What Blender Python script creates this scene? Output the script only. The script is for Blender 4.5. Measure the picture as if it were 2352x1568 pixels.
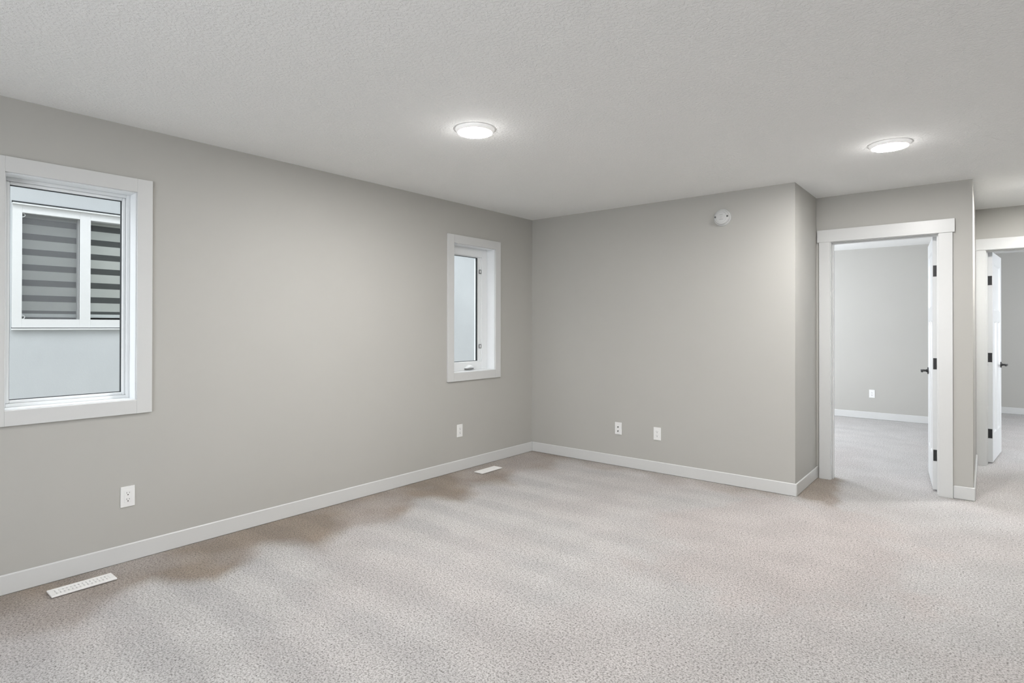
import bpy, bmesh, math
from mathutils import Vector, Matrix

for o in list(bpy.data.objects):
    bpy.data.objects.remove(o)
sc = bpy.context.scene
COL = sc.collection

# ------------------------------------------------------------------ camera
CAM = Vector((3.7159, -4.8642, 1.3173))
YAW, PITCH, ROLL = 0.68694, 0.00422, 0.00132
cd = bpy.data.cameras.new('camera')
cam = bpy.data.objects.new('camera', cd); COL.objects.link(cam)
fw = Vector((-math.sin(YAW)*math.cos(PITCH), math.cos(YAW)*math.cos(PITCH), math.sin(PITCH)))
rt = Vector((math.cos(YAW), math.sin(YAW), 0)); up = rt.cross(fw)
r2 = math.cos(ROLL)*rt + math.sin(ROLL)*up; u2 = -math.sin(ROLL)*rt + math.cos(ROLL)*up
M = Matrix((r2, u2, -fw)).transposed().to_4x4(); M.translation = CAM
cam.matrix_world = M
cd.sensor_width = 36; cd.lens = 1326.487*36/2352
cd.shift_y = -(784-743.41)/2352
cd.clip_start = 0.05; cd.clip_end = 200
sc.camera = cam

# ------------------------------------------------------------------ light set-up
sc.view_settings.view_transform = 'Standard'
sc.view_settings.look = 'None'
sc.view_settings.gamma = 1
sc.view_settings.use_curve_mapping = False
sc.view_settings.exposure = 0.0
sc.cycles.transparent_max_bounces = 24
w = bpy.data.worlds.new('overcast_sky'); sc.world = w; w.use_nodes = True
bg = w.node_tree.nodes['Background']
bg.inputs[0].default_value = (0.95, 0.975, 1.0, 1)      # bright overcast sky
bg.inputs[1].default_value = 2.2

def portal(name, loc, rot, sx, sy):
    l = bpy.data.lights.new(name, 'AREA'); l.shape = 'RECTANGLE'; l.size = sx; l.size_y = sy
    l.cycles.is_portal = True
    o = bpy.data.objects.new(name, l); COL.objects.link(o)
    o.location = loc; o.rotation_euler = rot
    return o
H2 = math.pi/2
portal('daylight_portal', (-0.17, -3.97, 1.485), (0, -H2, 0), 1.18, 0.58)
portal('daylight_portal', (-0.17, -0.89, 1.485), (0, -H2, 0), 1.18, 0.58)
POW = dict(sky=4.7, lamp=418.0, front=50.0, bed1=135.0, bed2=92.0, glow=.85)
bg.inputs[1].default_value = POW['sky']
def window_fill(loc, rot, sx, sy, power):
    o = portal('window_fill_light', loc, rot, sx, sy); o.data.cycles.is_portal = False
    o.data.energy = power; o.data.color = (.88, .925, 1.0)
window_fill((.03, 2.80, 1.50), (0, -H2, 0), 1.15, 1.5, POW['bed1'])     # added area light inside the left-wall window of bedroom one
window_fill((6.66, 4.00, 1.48), (0, H2, 0), 1.2, 1.7, POW['bed2'])           # added area light inside the right-wall window of bedroom two
window_fill((2.6, -6.76, 1.43), (H2, 0, 0), 2.3, 1.25, POW['front'])         # added area light inside the wide front window behind the camera

# ------------------------------------------------------------------ materials
def new_mat(name):
    m = bpy.data.materials.new(name); m.use_nodes = True
    nt = m.node_tree; b = nt.nodes['Principled BSDF']
    return m, nt, b
def N(nt, t, **k):
    n = nt.nodes.new(t)
    for a, v in k.items(): setattr(n, a, v)
    return n
def L(nt, a, b): nt.links.new(a, b)
def coords(nt, scale=(1, 1, 1)):
    tc = N(nt, 'ShaderNodeNewGeometry')
    mp = N(nt, 'ShaderNodeMapping'); mp.inputs['Scale'].default_value = scale
    L(nt, tc.outputs['Position'], mp.inputs['Vector']); return mp.outputs['Vector']
def noise(nt, vec, scale, detail=3, rough=.5):
    n = N(nt, 'ShaderNodeTexNoise'); n.inputs['Scale'].default_value = scale
    n.inputs['Detail'].default_value = detail; n.inputs['Roughness'].default_value = rough
    L(nt, vec, n.inputs['Vector']); return n.outputs['Fac']
def ramp(nt, fac, stops):
    r = N(nt, 'ShaderNodeValToRGB'); e = r.color_ramp.elements
    while len(e) < len(stops): e.new(.5)
    for i, (p, c) in enumerate(stops):
        e[i].position = p; e[i].color = (c if len(c) == 4 else (*c, 1))
    L(nt, fac, r.inputs[0]); return r.outputs[0]
def math_(nt, op, a, b=None, c=None):
    n = N(nt, 'ShaderNodeMath', operation=op)
    for i, v in enumerate((a, b, c)):
        if v is None: continue
        if hasattr(v, 'is_linked') or hasattr(v, 'links'): L(nt, v, n.inputs[i])
        else: n.inputs[i].default_value = v
    return n.outputs[0]
def mixc(nt, fac, a, b, mode='MIX'):
    n = N(nt, 'ShaderNodeMix', data_type='RGBA', blend_type=mode)
    for s, v in ((n.inputs[0], fac), (n.inputs[6], a), (n.inputs[7], b)):
        if hasattr(v, 'links'): L(nt, v, s)
        elif isinstance(v, (int, float)): s.default_value = v
        else: s.default_value = (*v, 1)
    return n.outputs[2]
def bump(nt, b, h, strength, dist=.001):
    n = N(nt, 'ShaderNodeBump'); n.inputs['Strength'].default_value = strength
    n.inputs['Distance'].default_value = dist
    L(nt, h, n.inputs['Height']); L(nt, n.outputs[0], b.inputs['Normal'])
def simple(name, col, rough=.5, spec=.5, metal=0, var=.02, vscale=40, bmp=0, bscale=300):
    m, nt, b = new_mat(name)
    v = coords(nt)
    n = noise(nt, v, vscale)
    lo = tuple(max(0, c*(1-var)) for c in col); hi = tuple(min(1, c*(1+var)) for c in col)
    L(nt, ramp(nt, n, [(.3, lo), (.7, hi)]), b.inputs['Base Color'])
    b.inputs['Roughness'].default_value = rough; b.inputs['Metallic'].default_value = metal
    b.inputs['Specular IOR Level'].default_value = spec
    if bmp: bump(nt, b, noise(nt, v, bscale), bmp)
    return m

WALL = simple('greige_wall_paint', (.462, .454, .426), .62, .3, var=.006, vscale=3, bmp=.06, bscale=260)
TRIM = simple('white_trim_enamel', (.632, .636, .628), .32, .45, var=.004, bmp=.02, bscale=60)
DOORW = simple('white_door_enamel', (.62, .63, .63), .35, .45, var=.004, bmp=.02, bscale=90)
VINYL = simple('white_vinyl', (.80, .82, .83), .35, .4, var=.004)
PLASTIC = simple('white_plastic', (.82, .82, .81), .3, .45, var=.004)
OFFWHITE = simple('alarm_plastic', (.60, .605, .60), .45, .4, var=.01)
DARKSLOT = simple('dark_slot', (.015, .015, .015), .6, .2)
GREYSLOT = simple('shaded_slot', (.16, .16, .16), .6, .2)
BLACK = simple('matte_black_metal', (.012, .012, .013), .42, .5, var=.1)
GASKET = simple('black_glazing_gasket', (.035, .04, .042), .6, .3)
CHROME = simple('steel_screw', (.6, .6, .6), .3, .5, metal=.8)
REGISTER = simple('white_painted_register', (.84, .83, .81), .4, .4)

def mat_ceiling():
    m, nt, b = new_mat('stippled_ceiling_paint')
    v = coords(nt)
    b.inputs['Base Color'].default_value = (.90, .905, .895, 1)
    b.inputs['Roughness'].default_value = .8; b.inputs['Specular IOR Level'].default_value = .2
    n1 = noise(nt, v, 70, 4, .6); n2 = noise(nt, v, 170, 2, .5)
    h = math_(nt, 'ADD', math_(nt, 'MULTIPLY', ramp(nt, n1, [(.42, (0, 0, 0)), (.6, (1, 1, 1))]), .7), math_(nt, 'MULTIPLY', n2, .3))
    bump(nt, b, h, .8, .003)
    return m
CEIL = mat_ceiling()

def mat_carpet():
    m, nt, b = new_mat('cut_pile_carpet')
    v = coords(nt)
    sep = N(nt, 'ShaderNodeSeparateXYZ'); L(nt, v, sep.inputs[0])
    X, Y = sep.outputs[0], sep.outputs[1]
    wob = math_(nt, 'SUBTRACT', noise(nt, v, 1.7, 3), .5)
    wob2 = math_(nt, 'SUBTRACT', noise(nt, v, 7, 2), .5)
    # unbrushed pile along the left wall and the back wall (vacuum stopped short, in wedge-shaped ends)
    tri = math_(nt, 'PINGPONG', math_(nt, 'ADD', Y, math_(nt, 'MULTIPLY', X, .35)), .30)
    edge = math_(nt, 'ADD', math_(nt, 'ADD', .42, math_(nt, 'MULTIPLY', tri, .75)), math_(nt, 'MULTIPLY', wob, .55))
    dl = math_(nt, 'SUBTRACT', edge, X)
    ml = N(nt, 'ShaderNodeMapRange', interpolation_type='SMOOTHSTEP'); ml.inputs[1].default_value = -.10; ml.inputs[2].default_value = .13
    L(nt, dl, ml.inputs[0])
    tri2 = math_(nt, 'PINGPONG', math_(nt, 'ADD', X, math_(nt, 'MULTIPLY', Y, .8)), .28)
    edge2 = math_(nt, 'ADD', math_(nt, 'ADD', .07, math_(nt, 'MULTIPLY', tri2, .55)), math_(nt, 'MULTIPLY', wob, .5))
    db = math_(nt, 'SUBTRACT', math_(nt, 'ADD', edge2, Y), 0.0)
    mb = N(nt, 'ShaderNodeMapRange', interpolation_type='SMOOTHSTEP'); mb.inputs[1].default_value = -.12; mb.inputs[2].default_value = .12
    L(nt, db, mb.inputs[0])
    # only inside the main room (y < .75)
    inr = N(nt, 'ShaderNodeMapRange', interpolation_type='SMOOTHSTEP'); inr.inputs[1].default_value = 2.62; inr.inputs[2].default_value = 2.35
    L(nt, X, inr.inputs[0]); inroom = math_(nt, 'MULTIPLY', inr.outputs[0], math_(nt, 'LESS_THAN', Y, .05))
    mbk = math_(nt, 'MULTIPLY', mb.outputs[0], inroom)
    # foot-pressed patch in the corner of the jog by the first door
    def soft(val, lo, hi):
        r = N(nt, 'ShaderNodeMapRange', interpolation_type='SMOOTHSTEP'); r.inputs[1].default_value = lo; r.inputs[2].default_value = hi
        L(nt, val, r.inputs[0]); return r.outputs[0]
    pw = math_(nt, 'ADD', X, math_(nt, 'MULTIPLY', wob2, .16))
    pa = soft(math_(nt, 'ADD', pw, math_(nt, 'MULTIPLY', Y, .14)), 2.92, 2.80)
    pb = soft(math_(nt, 'ADD', math_(nt, 'ADD', Y, math_(nt, 'MULTIPLY', wob2, .25)), math_(nt, 'MULTIPLY', math_(nt, 'SUBTRACT', X, 2.6), .55)), -.10, .10)
    mpp = math_(nt, 'MULTIPLY', math_(nt, 'MULTIPLY', math_(nt, 'MULTIPLY', pa, pb), soft(Y, .86, .80)), math_(nt, 'GREATER_THAN', X, 2.5))
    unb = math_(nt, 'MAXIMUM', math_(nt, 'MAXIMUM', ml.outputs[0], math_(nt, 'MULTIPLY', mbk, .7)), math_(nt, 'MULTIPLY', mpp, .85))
    # vacuum lanes running away from the left wall
    lane = N(nt, 'ShaderNodeTexWave', wave_type='BANDS', bands_direction='Y', wave_profile='SIN')
    lv = N(nt, 'ShaderNodeVectorMath', operation='ADD')
    cmb = N(nt, 'ShaderNodeCombineXYZ'); L(nt, math_(nt, 'MULTIPLY', wob, .22), cmb.inputs[1])
    L(nt, v, lv.inputs[0]); L(nt, cmb.outputs[0], lv.inputs[1]); L(nt, lv.outputs[0], lane.inputs['Vector'])
    lane.inputs['Scale'].default_value = .95; lane.inputs['Distortion'].default_value = .25
    lane.inputs['Detail Scale'].default_value = 1.2
    fade = N(nt, 'ShaderNodeMapRange'); fade.inputs[1].default_value = 3.2; fade.inputs[2].default_value = 1.2
    L(nt, X, fade.inputs[0])
    lanes = ramp(nt, lane.outputs['Fac'], [(.25, (.92, .92, .925)), (.7, (1.035, 1.035, 1.03))])
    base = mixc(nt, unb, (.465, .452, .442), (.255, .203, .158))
    base = mixc(nt, fade.outputs[0], base, mixc(nt, 1.0, base, lanes, 'MULTIPLY'))
    # soft large-scale nap shading and a rosier cast here and there
    big = noise(nt, v, .9, 3, .55)
    base = mixc(nt, math_(nt, 'MULTIPLY', ramp(nt, big, [(.45, (0, 0, 0)), (.6, (1, 1, 1))]), .5), base, (.465, .430, .415))
    rx = math_(nt, 'SUBTRACT', math_(nt, 'ADD', X, math_(nt, 'MULTIPLY', wob, 1.2)), 2.75); ry = math_(nt, 'ADD', math_(nt, 'ADD', Y, math_(nt, 'MULTIPLY', wob2, .8)), 1.05)
    rr = math_(nt, 'SQRT', math_(nt, 'ADD', math_(nt, 'MULTIPLY', math_(nt, 'MULTIPLY', rx, rx), 1.8), math_(nt, 'MULTIPLY', ry, ry)))
    base = mixc(nt, math_(nt, 'MULTIPLY', soft(rr, 1.15, .80), .55), base, (.455, .405, .385))
    foot = noise(nt, coords(nt, (1, 1, 1)), 3.2, 2, .5)
    base = mixc(nt, 1.0, base, ramp(nt, foot, [(.38, (.95, .95, .95)), (.62, (1.04, 1.04, 1.04))]), 'MULTIPLY')
    # tufts
    t1 = noise(nt, v, 125, 3, .65)
    t2 = noise(nt, v, 60, 2, .6)
    t3 = noise(nt, v, 330, 2, .5)
    tuft = math_(nt, 'ADD', math_(nt, 'MULTIPLY', t1, .6), math_(nt, 'ADD', math_(nt, 'MULTIPLY', t2, .15), math_(nt, 'MULTIPLY', t3, .25)))
    tc = ramp(nt, tuft, [(.35, (.08, .07, .06)), (.43, (.56, .54, .52)), (.50, (1.02, 1.02, 1.02)), (.60, (1.36, 1.36, 1.36))])
    base = mixc(nt, 1.0, base, tc, 'MULTIPLY')
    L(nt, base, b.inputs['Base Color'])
    b.inputs['Roughness'].default_value = .95; b.inputs['Specular IOR Level'].default_value = .1
    b.inputs['Sheen Weight'].default_value = .25; b.inputs['Sheen Roughness'].default_value = .5
    bump(nt, b, tuft, .8, .012)
    return m
CARPET = mat_carpet()

def mat_stucco():
    m, nt, b = new_mat('pale_grey_stucco')
    v = coords(nt)
    L(nt, ramp(nt, noise(nt, v, 1.3, 4), [(.3, (.50, .525, .54)), (.7, (.56, .585, .60))]), b.inputs['Base Color'])
    b.inputs['Roughness'].default_value = .9
    bump(nt, b, noise(nt, v, 75, 5, .7), .6, .004)
    return m
STUCCO = mat_stucco()

def mat_glass(tint=(.965, .975, .975), gl=.5):
    m = bpy.data.materials.new('window_glass'); m.use_nodes = True; nt = m.node_tree
    for n in list(nt.nodes): nt.nodes.remove(n)
    out = N(nt, 'ShaderNodeOutputMaterial'); mix = N(nt, 'ShaderNodeMixShader')
    tr = N(nt, 'ShaderNodeBsdfTransparent'); tr.inputs[0].default_value = (*tint, 1)
    g = N(nt, 'ShaderNodeBsdfGlossy'); g.inputs['Roughness'].default_value = .01
    fr = N(nt, 'ShaderNodeFresnel'); fr.inputs[0].default_value = 1.45
    L(nt, math_(nt, 'MULTIPLY', fr.outputs[0], gl), mix.inputs[0])
    L(nt, tr.outputs[0], mix.inputs[1]); L(nt, g.outputs[0], mix.inputs[2]); L(nt, mix.outputs[0], out.inputs[0])
    return m
GLASS = mat_glass()
def mat_mesh(name, col, cover):
    m = bpy.data.materials.new(name); m.use_nodes = True; nt = m.node_tree
    b = nt.nodes['Principled BSDF']; out = nt.nodes['Material Output']
    b.inputs['Base Color'].default_value = (*col, 1); b.inputs['Roughness'].default_value = .8
    tr = N(nt, 'ShaderNodeBsdfTransparent'); mix = N(nt, 'ShaderNodeMixShader')
    n = noise(nt, coords(nt), 500, 1)
    L(nt, math_(nt, 'ADD', math_(nt, 'MULTIPLY', n, .06), cover-.03), mix.inputs[0])
    L(nt, tr.outputs[0], mix.inputs[1]); L(nt, b.outputs[0], mix.inputs[2]); L(nt, mix.outputs[0], out.inputs[0])
    return m
NVINYL = simple('neighbour_white_vinyl', (.70, .71, .71), .5, .3, var=.01)
SCREEN = mat_mesh('insect_screen_mesh', (.30, .305, .32), .34)
SHEER = mat_mesh('sheer_blind_band', (.13, .14, .14), .75)
BLIND = simple('pale_blind_fabric', (.66, .68, .65), .8, .2, var=.05, vscale=3)
RAIL = simple('blind_bottom_rail', (.78, .82, .82), .4, .4)
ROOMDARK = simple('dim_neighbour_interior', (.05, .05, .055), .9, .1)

def mat_lens():
    m = bpy.data.materials.new('lit_lamp_lens'); m.use_nodes = True; nt = m.node_tree
    for n in list(nt.nodes): nt.nodes.remove(n)
    out = N(nt, 'ShaderNodeOutputMaterial'); e = N(nt, 'ShaderNodeEmission')
    e.inputs[0].default_value = (1, .985, .968, 1); e.inputs[1].default_value = POW['lamp']
    L(nt, e.outputs[0], out.inputs[0]); return m
LENS = mat_lens()
RIM = simple('lit_translucent_rim', (.8, .8, .79), .5, .3)
_b = RIM.node_tree.nodes['Principled BSDF']; _b.inputs['Emission Color'].default_value = (1, .985, .96, 1); _b.inputs['Emission Strength'].default_value = .28

# ------------------------------------------------------------------ mesh helpers
def box(bm, x0, x1, y0, y1, z0, z1):
    vs = [bm.verts.new((x, y, z)) for x in (x0, x1) for y in (y0, y1) for z in (z0, z1)]
    for f in ((0, 1, 3, 2), (4, 6, 7, 5), (0, 4, 5, 1), (2, 3, 7, 6), (0, 2, 6, 4), (1, 5, 7, 3)):
        bm.faces.new([vs[i] for i in f])
    return vs
def cyl(bm, c, r, h, axis='z', n=32, r2=None, cap=True):
    r2 = r if r2 is None else r2; ax = {'x': 0, 'y': 1, 'z': 2}[axis]
    rings = []
    for k, (rr, t) in enumerate(((r, -h/2), (r2, h/2))):
        ring = []
        for i in range(n):
            a = 2*math.pi*i/n; u, v = rr*math.cos(a), rr*math.sin(a)
            p = [0, 0, 0]; p[ax] = t; p[(ax+1) % 3] = u; p[(ax+2) % 3] = v
            ring.append(bm.verts.new((c[0]+p[0], c[1]+p[1], c[2]+p[2])))
        rings.append(ring)
    for i in range(n):
        bm.faces.new((rings[0][i], rings[0][(i+1) % n], rings[1][(i+1) % n], rings[1][i]))
    if cap:
        bm.faces.new(rings[0][::-1]); bm.faces.new(rings[1])
def lathe(bm, prof, c=(0, 0, 0), axis='z', n=48):
    ax = {'x': 0, 'y': 1, 'z': 2}[axis]; rings = []
    for r, t in prof:
        ring = []
        if r < 1e-6:
            p = [0, 0, 0]; p[ax] = t; ring = [bm.verts.new((c[0]+p[0], c[1]+p[1], c[2]+p[2]))]
        else:
            for i in range(n):
                a = 2*math.pi*i/n; p = [0, 0, 0]; p[ax] = t
                p[(ax+1) % 3] = r*math.cos(a); p[(ax+2) % 3] = r*math.sin(a)
                ring.append(bm.verts.new((c[0]+p[0], c[1]+p[1], c[2]+p[2])))
        rings.append(ring)
    for A, B in zip(rings, rings[1:]):
        for i in range(n):
            j = (i+1) % n
            if len(A) == 1 and len(B) == 1: continue
            if len(A) == 1: bm.faces.new((A[0], B[j], B[i]))
            elif len(B) == 1: bm.faces.new((A[i], A[j], B[0]))
            else: bm.faces.new((A[i], A[j], B[j], B[i]))
def pane_quad(bm, x, y0, y1, z0, z1):
    bm.faces.new([bm.verts.new(p) for p in ((x, y0, z0), (x, y1, z0), (x, y1, z1), (x, y0, z1))])
def tube(bm, pts, r, n=10):
    pts = [Vector(p) for p in pts]; rings = []
    for i, p in enumerate(pts):
        d = (pts[min(i+1, len(pts)-1)]-pts[max(i-1, 0)]).normalized()
        a = d.orthogonal().normalized() if abs(d.z) > .9 else d.cross(Vector((0, 0, 1))).normalized()
        b = d.cross(a)
        rings.append([bm.verts.new(p+r*(math.cos(2*math.pi*k/n)*a+math.sin(2*math.pi*k/n)*b)) for k in range(n)])
    for A, B in zip(rings, rings[1:]):
        for i in range(n): bm.faces.new((A[i], A[(i+1) % n], B[(i+1) % n], B[i]))
    bm.faces.new(rings[0][::-1]); bm.faces.new(rings[-1])
def obj(name, bm, m, parent=None, bevel=0, smooth=False, local=False, seg=2):
    """link bm as ONE mesh object; unless local, vertices are in world space"""
    bmesh.ops.recalc_face_normals(bm, faces=bm.faces)
    if parent is not None and not local:
        off = Vector(parent.location)
        pp = parent.parent
        while pp is not None:
            off += Vector(pp.location); pp = pp.parent
        bmesh.ops.translate(bm, verts=bm.verts, vec=-off)
    me = bpy.data.meshes.new(name); bm.to_mesh(me); bm.free()
    me.materials.append(m)
    if smooth:
        for p in me.polygons: p.use_smooth = True
        try: me.set_sharp_from_angle(angle=math.radians(35))
        except Exception: pass
    o = bpy.data.objects.new(name, me); COL.objects.link(o)
    if parent is not None: o.parent = parent
    if bevel:
        b = o.modifiers.new('bevel', 'BEVEL'); b.width = bevel; b.segments = seg; b.limit_method = 'ANGLE'
    return o
def tag(o, label=None, cat=None, group=None, kind=None):
    if label: o['label'] = label
    if cat: o['category'] = cat
    if group: o['group'] = group
    if kind: o['kind'] = kind
    return o
def empty(name, loc, label=None, cat=None, group=None, kind=None, rz=0):
    o = bpy.data.objects.new(name, None); COL.objects.link(o)
    o.location = loc; o.rotation_euler = (0, 0, rz); o.empty_display_size = .05
    return tag(o, label, cat, group, kind)
def copy_tree(o, parent=None):
    c = o.copy(); COL.objects.link(c)
    if parent is not None: c.parent = parent
    for ch in list(o.children): copy_tree(ch, c)
    return c
B = bmesh.new

def slab_wall(name, axis, t0, t1, a0, a1, z0, z1, holes, label, m=WALL, cat='wall'):
    """wall of thickness t0..t1 along `axis`, running a0..a1, with rectangular holes (a0,a1,z0,z1)"""
    As = sorted({a0, a1, *[h[0] for h in holes], *[h[1] for h in holes]})
    Zs = sorted({z0, z1, *[h[2] for h in holes], *[h[3] for h in holes]})
    def solid(i, j):
        if i < 0 or j < 0 or i >= len(As)-1 or j >= len(Zs)-1: return False
        a, z = (As[i]+As[i+1])/2, (Zs[j]+Zs[j+1])/2
        return not any(h[0] < a < h[1] and h[2] < z < h[3] for h in holes)
    bm = B(); cache = {}
    def V(t, a, z):
        k = (t, a, z)
        if k not in cache: cache[k] = bm.verts.new((t, a, z) if axis == 'x' else (a, t, z))
        return cache[k]
    for i in range(len(As)-1):
        for j in range(len(Zs)-1):
            if not solid(i, j): continue
            A0, A1, Z0, Z1 = As[i], As[i+1], Zs[j], Zs[j+1]
            for t in (t0, t1): bm.faces.new((V(t, A0, Z0), V(t, A1, Z0), V(t, A1, Z1), V(t, A0, Z1)))
            if not solid(i-1, j): bm.faces.new((V(t0, A0, Z0), V(t1, A0, Z0), V(t1, A0, Z1), V(t0, A0, Z1)))
            if not solid(i+1, j): bm.faces.new((V(t0, A1, Z0), V(t1, A1, Z0), V(t1, A1, Z1), V(t0, A1, Z1)))
            if not solid(i, j-1): bm.faces.new((V(t0, A0, Z0), V(t1, A0, Z0), V(t1, A1, Z0), V(t0, A1, Z0)))
            if not solid(i, j+1): bm.faces.new((V(t0, A0, Z1), V(t1, A0, Z1), V(t1, A1, Z1), V(t0, A1, Z1)))
    o = obj(name, bm, m)
    return tag(o, label, cat, kind='structure')

# ------------------------------------------------------------------ the shell
H = 2.44
W, D = 2.571, 0.734            # end of the back wall, depth of the jog
W2, D2 = 3.641, 2.242          # corner of the door wall, hallway end wall
R1, R2 = 4.775, 6.690          # far walls of the two bedrooms
EXT = -.165                    # outer face of the left wall
XR, YF = 6.0, -6.8             # right and front walls of the main room (behind the camera)
X2 = 6.7                       # right wall of bedroom two

bm = B(); box(bm, EXT, X2+.165, YF-.165, R2+.165, -.20, 0)
tag(obj('floor', bm, CARPET), 'beige-grey cut-pile carpet floor running through all rooms', 'floor', kind='structure')
bm = B(); box(bm, EXT, X2+.165, YF-.165, R2+.165, H, H+.2)
tag(obj('ceiling', bm, CEIL), 'white stippled flat ceiling', 'ceiling', kind='structure')

WIN = dict(w1=(-4.251, -3.691, .905, 2.066), w2=(-1.168, -.608, .899, 2.064))   # clear openings y0,y1,z0,z1
jt = .018                       # jamb liner thickness
def rough(o): return (o[0]-jt, o[1]+jt, o[2]-jt, o[3]+jt)
B1WIN = (2.0, 3.6, .9, 2.1)
slab_wall('wall_left', 'x', EXT, 0, YF-.165, R1+.115, 0, H, [rough(WIN['w1']), rough(WIN['w2']), B1WIN],
          'long greige wall on the left with two white-trimmed windows')
slab_wall('wall_back', 'y', 0, .115, 0, W, 0, H, [], 'greige back wall carrying the round alarm')
slab_wall('wall_jog', 'x', W-.115, W, .115, D, 0, H, [], 'narrow return wall between back wall and first doorway')
DO1 = (2.669, 3.446, 0, 2.062)
slab_wall('wall_doorway', 'y', D, D+.115, 0, W2, 0, H, [(DO1[0], DO1[1], -1, DO1[3])], 'greige wall around the first doorway')
slab_wall('wall_hall', 'x', W2-.115, W2, D+.115, R2, 0, H, [], 'hallway side wall seen edge-on between the doorways')
DO2 = (3.703, 4.481, 0, 2.062)
slab_wall('wall_hall_end', 'y', D2, D2+.115, W2, X2+.165, 0, H, [(DO2[0], DO2[1], -1, DO2[3])], 'hallway end wall around the second doorway')
slab_wall('wall_bedroom_far', 'y', R1, R1+.115, 0, W2-.115, 0, H, [], 'grey far wall of the room behind the first doorway')
slab_wall('wall_second_bedroom_far', 'y', R2, R2+.165, W2-.115, X2+.165, 0, H, [], 'grey far wall of the room behind the second doorway')
B2WIN = (3.1, 4.9, .85, 2.1)
slab_wall('wall_second_bedroom_right', 'x', X2, X2+.165, D2+.115, R2, 0, H, [B2WIN], 'right wall of the second bedroom with its window')
slab_wall('wall_right', 'x', XR, XR+.165, YF-.165, D2, 0, H, [], 'right wall of the main room, out of view')
FWIN = (1.4, 3.8, .75, 2.1)
slab_wall('wall_front', 'y', YF-.165, YF, 0, XR, 0, H, [FWIN], 'front wall behind the camera with a wide window')

# ------------------------------------------------------------------ baseboards
BH, BT = .100, .012
def baseboard(name, x0, x1, y0, y1, label):
    bm = B(); box(bm, x0, x1, y0, y1, 0, BH)
    return tag(obj(name, bm, TRIM, bevel=.005, seg=1), label, 'baseboard', kind='structure')
baseboard('baseboard_left', 0, BT, YF, 0, 'white baseboard along the left wall')
baseboard('baseboard_back', BT, W+BT, -BT, 0, 'white baseboard along the back wall')
baseboard('baseboard_jog', W, W+BT, 0, D, 'short white baseboard on the return wall beside the first doorway')
baseboard('baseboard_doorway', 3.521, W2+BT, D-BT, D, 'short white baseboard right of the first doorway')
baseboard('baseboard_hall', W2, W2+BT, D, D2-.02, 'white baseboard running down the hallway side wall')
baseboard('baseboard_bedroom', 0, W2-.115, R1-BT, R1, 'white baseboard in the room behind the first doorway')
baseboard('baseboard_second_bedroom', W2, X2, R2-BT, R2, 'white baseboard in the room behind the second doorway')

# ------------------------------------------------------------------ windows of the left wall
def casing_piece(name, parent, y0, y1, z0, z1, x=.016):
    bm = B(); box(bm, 0, x, y0, y1, z0, z1)
    return obj(name, bm, TRIM, parent, bevel=.0015)
def ring_x(bm, x0, x1, o, i):
    """rectangular ring in the yz plane: outer o, inner i = (y0,y1,z0,z1)"""
    box(bm, x0, x1, o[0], i[0], o[2], o[3]); box(bm, x0, x1, i[1], o[1], o[2], o[3])
    box(bm, x0, x1, i[0], i[1], o[2], i[2]); box(bm, x0, x1, i[0], i[1], i[3], o[3])
def inset(o, d): return (o[0]+d, o[1]-d, o[2]+d, o[3]-d)

def window(name, o, cased, label):
    y0, y1, z0, z1 = o
    t = empty(name, (0, (y0+y1)/2, z0), label, 'window', kind='structure')
    ci = inset(o, -.005); co = inset(ci, -.0765)
    # flat picture-frame casing, mitre-free butt joints like the photo
    casing_piece('casing', t, co[0], ci[0], co[2], co[3]); casing_piece('casing', t, ci[1], co[1], co[2], co[3])
    casing_piece('casing', t, ci[0], ci[1], co[2], ci[2]); casing_piece('casing', t, ci[0], ci[1], ci[3], co[3])
    bm = B(); ring_x(bm, -.150, 0, inset(o, -jt), o); obj('jamb_liner', bm, VINYL, t, bevel=.0008)  # brighter white than the casing stands in for outdoor light on the jamb
    return t
# fixed window nearest the camera
t = window('window_1', WIN['w1'], True, 'tall fixed window at the left edge, looking onto the neighbouring house')
o = WIN['w1']
bm = B(); ring_x(bm, -.150, -.092, o, inset(o, .017)); fr = obj('window_frame', bm, VINYL, t, bevel=.002)
bm = B(); ring_x(bm, -.145, -.104, inset(o, .017), inset(o, .033)); obj('glazing_bead', bm, VINYL, t, bevel=.004)
bm = B(); ring_x(bm, -.135, -.118, inset(o, .033), inset(o, .036)); obj('gasket', bm, GASKET, t)
bm = B(); i = inset(o, .034); pane_quad(bm, -.127, i[0], i[1], i[2], i[3]); obj('pane', bm, GLASS, t)
# casement window by the corner
t = window('window_2', WIN['w2'], True, 'narrow casement window near the corner with a crank at its foot')
o = WIN['w2']
bm = B(); fi = (o[0]+.077, o[1]-.077, o[2]+.076, o[3]-.076); ring_x(bm, -.150, -.092, o, fi); obj('window_frame', bm, VINYL, t, bevel=.002)
bm = B(); so = fi; si = (fi[0]+.004, fi[1]-.020, fi[2]+.004, fi[3]-.004); ring_x(bm, -.150, -.101, so, (si[0], si[1], si[2], si[3])); obj('screen_frame', bm, VINYL, t, bevel=.0015)
bm = B(); ring_x(bm, -.150, -.106, si, (si[0]+.024, si[1]-.029, si[2]+.003, si[3]-.003)); obj('sash', bm, VINYL, t, bevel=.002)
bm = B(); gi = (si[0]+.024, si[1]-.029, si[2]+.003, si[3]-.003); ring_x(bm, -.120, -.109, gi, (gi[0]+.003, gi[1]-.013, gi[2]+.004, gi[3]-.004)); obj('gasket', bm, GASKET, t)
bm = B(); pane_quad(bm, -.120, gi[0], gi[1], gi[2], gi[3]); obj('pane', bm, GLASS, t)
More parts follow.
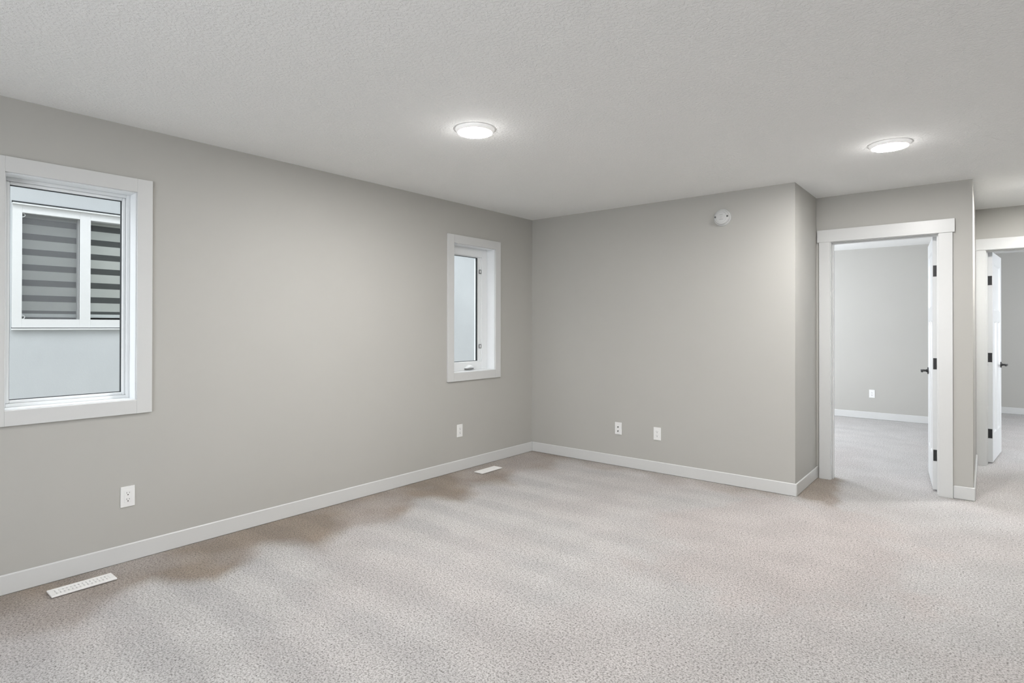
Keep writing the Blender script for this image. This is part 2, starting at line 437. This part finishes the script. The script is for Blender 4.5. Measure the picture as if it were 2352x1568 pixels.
for zz in (1.848, 1.122):                      # little screen latches
    yy = -.7065
    bm = B(); ring_x(bm, -.102, -.094, (yy-.014, yy+.014, zz-.020, zz+.020), (yy-.008, yy+.008, zz-.013, zz+.013))
    l = obj('screen_latch', bm, GREYSLOT, t, bevel=.002); l['label'] = 'small dark-outlined latch clip'
    bm = B(); box(bm, -.101, -.095, yy-.008, yy+.008, zz-.013, zz+.013); obj('latch_button', bm, VINYL, l, bevel=.001, local=False)
# crank: wedge-shaped cover, folded handle, knob
bm = B(); yc = -.872; zc = .922
prof = [(-.055, 0), (.055, 0), (.042, .024), (.012, .034), (-.012, .034), (-.050, .012)]
f0 = [bm.verts.new((-.092, yc+a, zc-.004+b)) for a, b in prof]; f1 = [bm.verts.new((-.066, yc+a*.86, zc-.004+b*.62)) for a, b in prof]
bm.faces.new(f0); bm.faces.new(f1[::-1])
for k in range(6): bm.faces.new((f0[k], f0[(k+1) % 6], f1[(k+1) % 6], f1[k]))
cr = obj('crank_cover', bm, VINYL, t, bevel=.002)
bm = B(); tube(bm, [(-.064, yc+.044, zc+.004), (-.060, yc+.030, zc+.010), (-.058, yc-.02, zc+.012), (-.056, yc-.046, zc+.006)], .0055); obj('crank_handle', bm, VINYL, cr, smooth=True)
bm = B(); box(bm, -.091, -.068, yc-.062, yc+.046, zc-.012, zc-.004); obj('crank_gear', bm, GREYSLOT, cr, bevel=.001)

# windows of the other rooms and of the front wall (out of frame, area lights added inside them boost what the sky brings)
def plain_window(name, axis, x, o, label, mull=True):
    y0, y1, z0, z1 = o
    c = (x, (y0+y1)/2, z0) if axis == 'x' else ((y0+y1)/2, x, z0)
    t = empty(name, c, label, 'window', kind='structure')
    bm = B(); ring_x(bm, x-.03, x+.03, o, inset(o, .05))
    if mull: box(bm, x-.028, x+.028, (y0+y1)/2-.03, (y0+y1)/2+.03, z0+.05, z1-.05)
    if axis == 'y':
        for v in bm.verts: v.co = Vector((v.co.y, v.co.x, v.co.z))
    obj('window_frame', bm, VINYL, t, bevel=.002)
    bm = B(); i = inset(o, .048); pane_quad(bm, x, *i)
    if axis == 'y':
        for v in bm.verts: v.co = Vector((v.co.y, v.co.x, v.co.z))
    obj('pane', bm, GLASS, t)
plain_window('window_3', 'x', -.10, B1WIN, 'window of the room behind the first doorway, out of view')
plain_window('window_4', 'x', X2+.10, B2WIN, 'window of the room behind the second doorway, out of view')
plain_window('window_5', 'y', YF-.10, FWIN, 'wide front window behind the camera')

# ------------------------------------------------------------------ doors
LW, LH, LT = .711, 2.022, .035
def leaf_mesh(bm):
    """craftsman leaf: local x from the hinge side (0..LW), y 0..-LT (face A at -LT), z .014.."""
    z0 = .016; z1 = z0+LH
    panels = [(.106, LW-.106, 1.478, 1.928), (.106, .306, .285, 1.366), (LW-.306, LW-.106, .285, 1.366)]
    Xs = sorted({0, LW, *[p[0] for p in panels], *[p[1] for p in panels]})
    Zs = sorted({z0, z1, *[p[2] for p in panels], *[p[3] for p in panels]})
    for y, s in ((-LT, 1), (0, -1)):
        for i in range(len(Xs)-1):
            for j in range(len(Zs)-1):
                a, z = (Xs[i]+Xs[i+1])/2, (Zs[j]+Zs[j+1])/2
                if any(p[0] < a < p[1] and p[2] < z < p[3] for p in panels): continue
                q = [(Xs[i], Zs[j]), (Xs[i+1], Zs[j]), (Xs[i+1], Zs[j+1]), (Xs[i], Zs[j+1])]
                bm.faces.new([bm.verts.new((u, y, v)) for u, v in q])
        for x0, x1, a0, a1 in panels:
            e = .013; dd = .009*s
            o4 = [(x0, a0), (x1, a0), (x1, a1), (x0, a1)]; i4 = [(x0+e, a0+e), (x1-e, a0+e), (x1-e, a1-e), (x0+e, a1-e)]
            ov = [bm.verts.new((u, y, v)) for u, v in o4]; iv = [bm.verts.new((u, y+dd, v)) for u, v in i4]
            for k in range(4): bm.faces.new((ov[k], ov[(k+1) % 4], iv[(k+1) % 4], iv[k]))
            bm.faces.new(iv)
    for q in ([(0, z0), (LW, z0)], [(LW, z0), (LW, z1)], [(LW, z1), (0, z1)], [(0, z1), (0, z0)]):
        (a, b), (c, d) = q
        bm.faces.new([bm.verts.new(p) for p in ((a, 0, b), (a, -LT, b), (c, -LT, d), (c, 0, d))])
    bmesh.ops.remove_doubles(bm, verts=bm.verts, dist=1e-5)

def door(name, x0, x1, y, hinge_right, pin, ang, label, caseL, caseR, trunc=None):
    """doorway in a wall y..y+.115, clear opening x0..x1; leaf swings into +y"""
    t = empty(name, ((x0+x1)/2, y, 0), label, 'door', kind='structure')
    jy0, jy1 = y-.001, y+.116; top = 2.042
    bm = B(); box(bm, x0-.017, x0, jy0, jy1, 0, top+.017); box(bm, x1, x1+.017, jy0, jy1, 0, top+.017); box(bm, x0, x1, jy0, jy1, top, top+.017)
    obj('door_jamb', bm, TRIM, t, bevel=.001)
    bm = B(); s0, s1 = y+.040, y+.076
    box(bm, x0, x0+.011, s0, s1, 0, top-.011); box(bm, x1-.011, x1, s0, s1, 0, top-.011); box(bm, x0, x1, s0, s1, top-.011, top)
    obj('door_stop', bm, TRIM, t, bevel=.002)
    bm = B(); box(bm, caseL, x0-.005, y-.018, y, 0, 2.047); obj('casing', bm, TRIM, t, bevel=.0015)
    bm = B(); box(bm, x1+.005, caseR, y-.018, y, 0, 2.047); obj('casing', bm, TRIM, t, bevel=.0015)
    hx0 = caseL-.0135 if trunc is None else trunc
    bm = B(); box(bm, hx0, caseR+.0135, y-.024, y, 2.047, 2.152); obj('head_casing', bm, TRIM, t, bevel=.0015)
    # room-side casing
    bm = B(); yy = y+.115
    box(bm, x0-.075, x0-.005, yy, yy+.018, 0, 2.047); box(bm, x1+.005, x1+.075, yy, yy+.018, 0, 2.047); box(bm, x0-.085, x1+.085, yy, yy+.022, 2.047, 2.14)
    if trunc is not None:
        for v in bm.verts: v.co.x = max(v.co.x, trunc)
    obj('inner_casing', bm, TRIM, t, bevel=.0015)
    # leaf, local frame at the pin
    bm = B(); leaf_mesh(bm)
    g = .003
    for v in bm.verts:
        v.co.x += g; v.co.y -= g
        if hinge_right: v.co.x = -v.co.x
    lf = obj('door_leaf', bm, DOORW, t, bevel=.0012, local=True, seg=1)
    lf.location = Vector((pin[0], pin[1], 0))-Vector(t.location); lf.rotation_euler = (0, 0, ang)
    s = -1 if hinge_right else 1
    for zz in (1.764, 1.022, .290):
        bm = B(); box(bm, s*(g-.0018), s*(g+.0002), -g-LT+.003, -g-.001, zz-.0445, zz+.0445)
        cyl(bm, (0, .002, zz), .0065, .089, 'z', 16); cyl(bm, (0, .002, zz+.049), .005, .008, 'z', 12); cyl(bm, (0, .002, zz-.049), .005, .008, 'z', 12)
        hg = obj('hinge', bm, BLACK, lf, local=True, smooth=True); hg['label'] = 'matte black butt hinge'
    for side in (-1, 1):                     # lever on both faces
        yf = -g-LT if side == -1 else -g
        hz = .925; hx = s*(g+LW-.064)
        bm = B(); cyl(bm, (hx, yf+side*.004, hz), .0300, .008, 'y', 32)
        cyl(bm, (hx, yf+side*.012, hz), .017 if side == 1 else .013, .010, 'y', 24)
        cyl(bm, (hx, yf+side*.030, hz), .0095, .034, 'y', 20)
        box(bm, min(hx+s*.011, hx-s*.112), max(hx+s*.011, hx-s*.112), min(yf+side*.043, yf+side*.058), max(yf+side*.043, yf+side*.058), hz-.0095, hz+.0095)
        hd = obj('lever_handle', bm, BLACK, lf, bevel=.0015, local=True, smooth=True); hd['label'] = 'matte black lever handle on a round rose'
    return t
door('door_1', 2.686, 3.429, D, True, (3.425, .856), -math.radians(84),
     'first white doorway, its panelled door open inward on black hinges at the right', 2.594, 3.5205)
door('door_2', 3.720, 4.463, D2, False, (3.729, 2.364), math.radians(84),
     'second white doorway at the right edge, its door hinged on the left', 3.6425, 4.551, trunc=W2+.0005)

# ------------------------------------------------------------------ ceiling lamps
def ceiling_light(label):
    t = empty('ceiling_light', (0, 0, H), label, 'ceiling light', 'round flush ceiling lamps')
    bm = B(); lathe(bm, [(.1125, 0), (.1120, -.004), (.107, -.014), (.1005, -.0200), (.0980, -.0210), (.0970, -.0200)], n=64)
    obj('trim_ring', bm, RIM, t, local=True, smooth=True)
    bm = B(); lathe(bm, [(.0972, -.0200), (.0966, -.0212), (.092, -.0220), (.060, -.0228), (0, -.0232)], n=64)
    ln = obj('lens', bm, LENS, t, local=True, smooth=True); ln['label'] = 'glowing white lens'
    # point light added below the lens to brighten the ceiling round it
    gl = bpy.data.lights.new('added_lamp_glow', 'POINT'); gl.energy = POW['glow']; gl.shadow_soft_size = 0; gl.color = (1, .985, .968)
    go = bpy.data.objects.new('added_lamp_glow', gl); COL.objects.link(go); go.parent = t; go.location = (0, 0, -.105)
    return t
l0 = ceiling_light('lit round flush ceiling lamp nearest the middle of the photo, above the open carpet')
l0.location = (1.465, -2.455, H)
for loc, lab in (((3.262, -.650, H), 'lit round flush ceiling lamp in front of the first doorway'),
                 ((4.14, 1.17, H), 'lit round flush ceiling lamp over the hallway, beyond the right edge'),
                 ((4.3, -5.6, H), 'unseen round flush ceiling lamp added behind the camera on its right')):  # last one is an unseen lamp added for fill
    c = copy_tree(l0); c.location = loc; c['label'] = lab

# ------------------------------------------------------------------ smoke alarm on the back wall
ac = (2.011, 0, 2.230)
t = empty('smoke_alarm', ac, 'round white smoke alarm high on the back wall', 'smoke alarm')
bm = B(); lathe(bm, [(.0715, 0), (.0715, -.006), (.068, -.012), (0, -.012)], axis='y', n=56)
obj('base_plate', bm, OFFWHITE, t, local=True, smooth=True)
bm = B(); lathe(bm, [(.060, -.012), (.0615, -.016), (.060, -.027), (.054, -.034), (.046, -.036), (.0445, -.034), (.043, -.036), (.030, -.0385), (0, -.040)], axis='y', n=56)
bd = obj('alarm_body', bm, OFFWHITE, t, local=True, smooth=True)
for dx in (-.050, .050):
    bm = B(); cyl(bm, (dx, -.0352, .004), .0080, .004, 'y', 16); v = obj('sounder_hole', bm, GREYSLOT, t, local=True); v['label'] = 'small dark opening'
bm = B()
for dz, wd in ((.020, .026), (-.018, .030), (0, .010)): box(bm, -wd/2, wd/2, -.0402, -.0380, dz-.0022, dz+.0022)
obj('grille_slot', bm, simple('alarm_grille_grey', (.45, .455, .45), .6), t, local=True, bevel=.0005)

# ------------------------------------------------------------------ wall plates (local frame: facing -y)
def plate(name, label, cat, group):
    t = empty(name, (0, 0, 0), label, cat, group)
    bm = B(); vs = box(bm, -.0355, .0355, -.0050, 0, -.0575, .0575)
    for v in bm.verts:
        if v.co.y < -.004: v.co.x *= .965; v.co.z *= .978
    obj('cover_plate', bm, PLASTIC, t, bevel=.0012, local=True)
    for dz in (.0485, -.0485):
        bm = B(); cyl(bm, (0, -.0053, dz), .0028, .0012, 'y', 12); obj('screw', bm, PLASTIC, t, local=True)
    return t
def outlet(label):
    t = plate('wall_outlet', label, 'outlet', 'white duplex wall outlets')
    bm = B(); box(bm, -.0168, .0168, -.0068, -.002, -.0335, .0335); obj('receptacle', bm, PLASTIC, t, bevel=.001, local=True)
    for dz in (.0175, -.0175):
        bm = B(); box(bm, -.0074, -.0052, -.0072, -.006, dz-.0005, dz+.0085); box(bm, .0052, .0074, -.0072, -.006, dz+.0005, dz+.0075)
        s = obj('plug_slot', bm, GREYSLOT, t, local=True)
        bm = B(); cyl(bm, (0, -.0067, dz-.0070), .0030, .0012, 'y', 14); obj('ground_hole', bm, DARKSLOT, t, local=True)
    return t
o1 = outlet('white duplex outlet low on the left wall below the large window')
o1.location = (0, -3.725, .363); o1.rotation_euler = (0, 0, H2)
for loc, rz, lab in (((0, -1.086, .364), H2, 'white duplex outlet low on the left wall below the small casement window'),
                     ((1.424, 0, .350), 0, 'white duplex outlet on the back wall, right of the coaxial plate'),
                     ((2.460, R1, .360), 0, 'white duplex outlet seen through the first doorway on the far room wall')):
    c = copy_tree(o1); c.location = loc; c.rotation_euler = (0, 0, rz); c['label'] = lab
t = plate('cable_jack', 'white coaxial cable plate with two dark jacks, left of the back wall outlet', 'wall plate', None)
t.location = (1.029, 0, .354)
for dz in (.0120, -.0260):
    bm = B(); cyl(bm, (0, -.0090, dz+.002), .0046, .009, 'y', 16); obj('jack', bm, DARKSLOT, t, local=True, bevel=.0005)

# ------------------------------------------------------------------ floor registers
def register(label):
    t = empty('floor_vent', (0, 0, 0), label, 'floor vent', 'white floor registers')
    hw, hl = .050, .136
    bm = B(); zt = .0125
    iw, il = .030, .112
    box(bm, -hw, -iw, -hl, hl, .004, zt); box(bm, iw, hw, -hl, hl, .004, zt)
    box(bm, -iw, iw, -hl, -il, .004, zt); box(bm, -iw, iw, il, hl, .004, zt)
    box(bm, -.0025, .0025, -il, il, .004, zt)
    obj('register_frame', bm, REGISTER, t, bevel=.003, local=True)
    bm = B(); n = 14
    for k in range(n):
        y = -il+(k+.5)*2*il/n
        for s in (-1, 1):
            vs = box(bm, min(s*.0025, s*iw), max(s*.0025, s*iw), y-.0050, y+.0050, .0065, .0105)
            for v in vs:
                if v.co.z > .009: v.co.y += .003
    obj('louvre', bm, REGISTER, t, local=True)
    bm = B(); box(bm, -iw, iw, -il, il, .001, .004); obj('duct_opening', bm, simple('register_damper_grey', (.42, .42, .41), .6), t, local=True)
    return t
v1 = register('white floor register in the carpet at the lower left, its louvres clearly visible'); v1.location = (.186, -3.978, 0)
v2 = copy_tree(v1); v2.location = (.207, -.922, 0); v2['label'] = 'white floor register in the carpet near the room corner'

# ------------------------------------------------------------------ neighbouring house
NX = -2.5
nb = empty('neighbouring_house', (NX, -3.3, -3.0), 'pale grey stucco house wall with white window seen through the left window', 'house')
NW = (-3.797, -2.745, 1.283, 2.338)
bm = B()
As = [-11, NW[0], NW[1], 8]; Zs = [-3.0, NW[2], NW[3], 3.1]
for i in range(3):
    for j in range(3):
        if (i, j) == (1, 1): continue
        box(bm, NX-.18, NX, As[i], As[i+1], Zs[j], Zs[j+1])
bmesh.ops.remove_doubles(bm, verts=bm.verts, dist=1e-4)
obj('stucco_wall', bm, STUCCO, nb)
bm = B(); box(bm, NX-.18, NX+.42, -11, 8, 2.95, 3.12)
obj('shade_eave', bm, NVINYL, nb)  # unseen overhang added to darken the upper stucco
fL = (-3.797, -2.745, 1.300, 2.322)
pL = (-3.735, -3.338, 1.372, 2.260); pR = (-3.258, -2.812, 1.372, 2.260)
bm = B()
x0, x1 = NX-.10, NX+.012
box(bm, x0, x1, fL[0], pL[0], fL[2], fL[3]); box(bm, x0, x1, pL[1], pR[0], fL[2], fL[3]); box(bm, x0, x1, pR[1], fL[1], fL[2], fL[3])
for p in (pL, pR): box(bm, x0, x1, p[0], p[1], fL[2], p[2]); box(bm, x0, x1, p[0], p[1], p[3], fL[3])
nf = obj('window_frame', bm, NVINYL, nb, bevel=.0015)
bm = B(); box(bm, NX-.02, NX+.040, NW[0]-.004, NW[1]+.004, 2.322, 2.334); obj('drip_cap', bm, NVINYL, nb, bevel=.001)
bm = B(); box(bm, NX-.02, NX+.006, NW[0]-.004, NW[1]+.004, 2.334, 2.352); obj('top_joint', bm, GASKET, nb)
bm = B(); box(bm, NX-.02, NX+.006, NW[0]-.004, NW[1]+.004, 1.2940, 1.301); obj('sill_joint', bm, GASKET, nb)
bm = B(); box(bm, NX-.02, NX+.030, NW[0]-.004, NW[1]+.004, 1.281, 1.2940); obj('sill_trim', bm, NVINYL, nb, bevel=.001)
bm = B(); box(bm, NX-.012, NX+.004, pL[1], pL[1]+.012, pL[2], pL[3]); obj('screen_track', bm, simple('grey_track', (.45, .45, .48), .5), nb)
for p in (pL, pR):
    bm = B(); pane_quad(bm, NX-.060, p[0], p[1], p[2], p[3]); obj('pane', bm, GLASS, nb)
bm = B(); pane_quad(bm, NX-.019, pL[0], pL[1], pL[2], pL[3]); sn = obj('insect_screen', bm, SCREEN, nb)
for zz, sg in ((pL[3]-.018, 1), (pL[2]+.016, -1)):
    bm = B(); pts = [(NX-.010, pL[0]+.004+.018*math.sin(a), zz+.016*-math.cos(a)) for a in [math.pi*k/10 for k in range(11)]]
    tube(bm, pts, .0035, 8); obj('pull_tab', bm, NVINYL, sn, smooth=True)
bl = NX-.13
bm = B(); z = 1.4205
solids, sheers = [], []
z = 1.447
while z < 2.30:
    solids.append((z, min(z+.078, 2.32))); sheers.append((z+.078, min(z+.132, 2.32))); z += .132
bm = B()
for a, b_ in solids:
    vs = box(bm, bl-.002, bl, -3.80, -2.75, a, b_)
bk = obj('blind', bm, BLIND, nb)
bm = B()
for a, b_ in sheers+[(1.4205, 1.447)]: pane_quad(bm, bl-.0015, -3.80, -2.75, a, b_)
obj('sheer_band', bm, SHEER, bk)
bm = B()
for a, b_ in sheers+[(1.4205, 1.450)]: box(bm, bl-.010, bl-.004, -3.80, -2.75, a-.004, a+.012)
obj('band_edge', bm, GASKET, bk)
bm = B(); box(bm, bl-.012, bl+.010, -3.80, -2.75, 1.389, 1.4205); obj('bottom_rail', bm, RAIL, bk, bevel=.003)
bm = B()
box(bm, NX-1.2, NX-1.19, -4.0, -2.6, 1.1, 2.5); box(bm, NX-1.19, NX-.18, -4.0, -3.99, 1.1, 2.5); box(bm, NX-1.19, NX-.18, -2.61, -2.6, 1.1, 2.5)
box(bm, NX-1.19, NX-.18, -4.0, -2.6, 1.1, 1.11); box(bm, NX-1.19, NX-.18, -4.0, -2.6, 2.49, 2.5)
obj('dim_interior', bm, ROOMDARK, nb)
bm = B(); box(bm, EXT-.12, X2+.4, YF-.4, R2+.4, H+.2, H+1.9)  # unseen tall block added to even the light on the facing stucco
tag(obj('roof_shade_block', bm, STUCCO), 'unseen block over the house, added to shade the alley', 'roof_shade_block', kind='structure')
# ground between and around the houses
bm = B(); box(bm, -30, 30, -30, 30, -3.2, -3.0)
tag(obj('ground', bm, simple('pale_gravel', (.38, .38, .36), .95, .1, var=.15, vscale=30)), 'ground outside, far below the windows', 'ground', kind='structure')
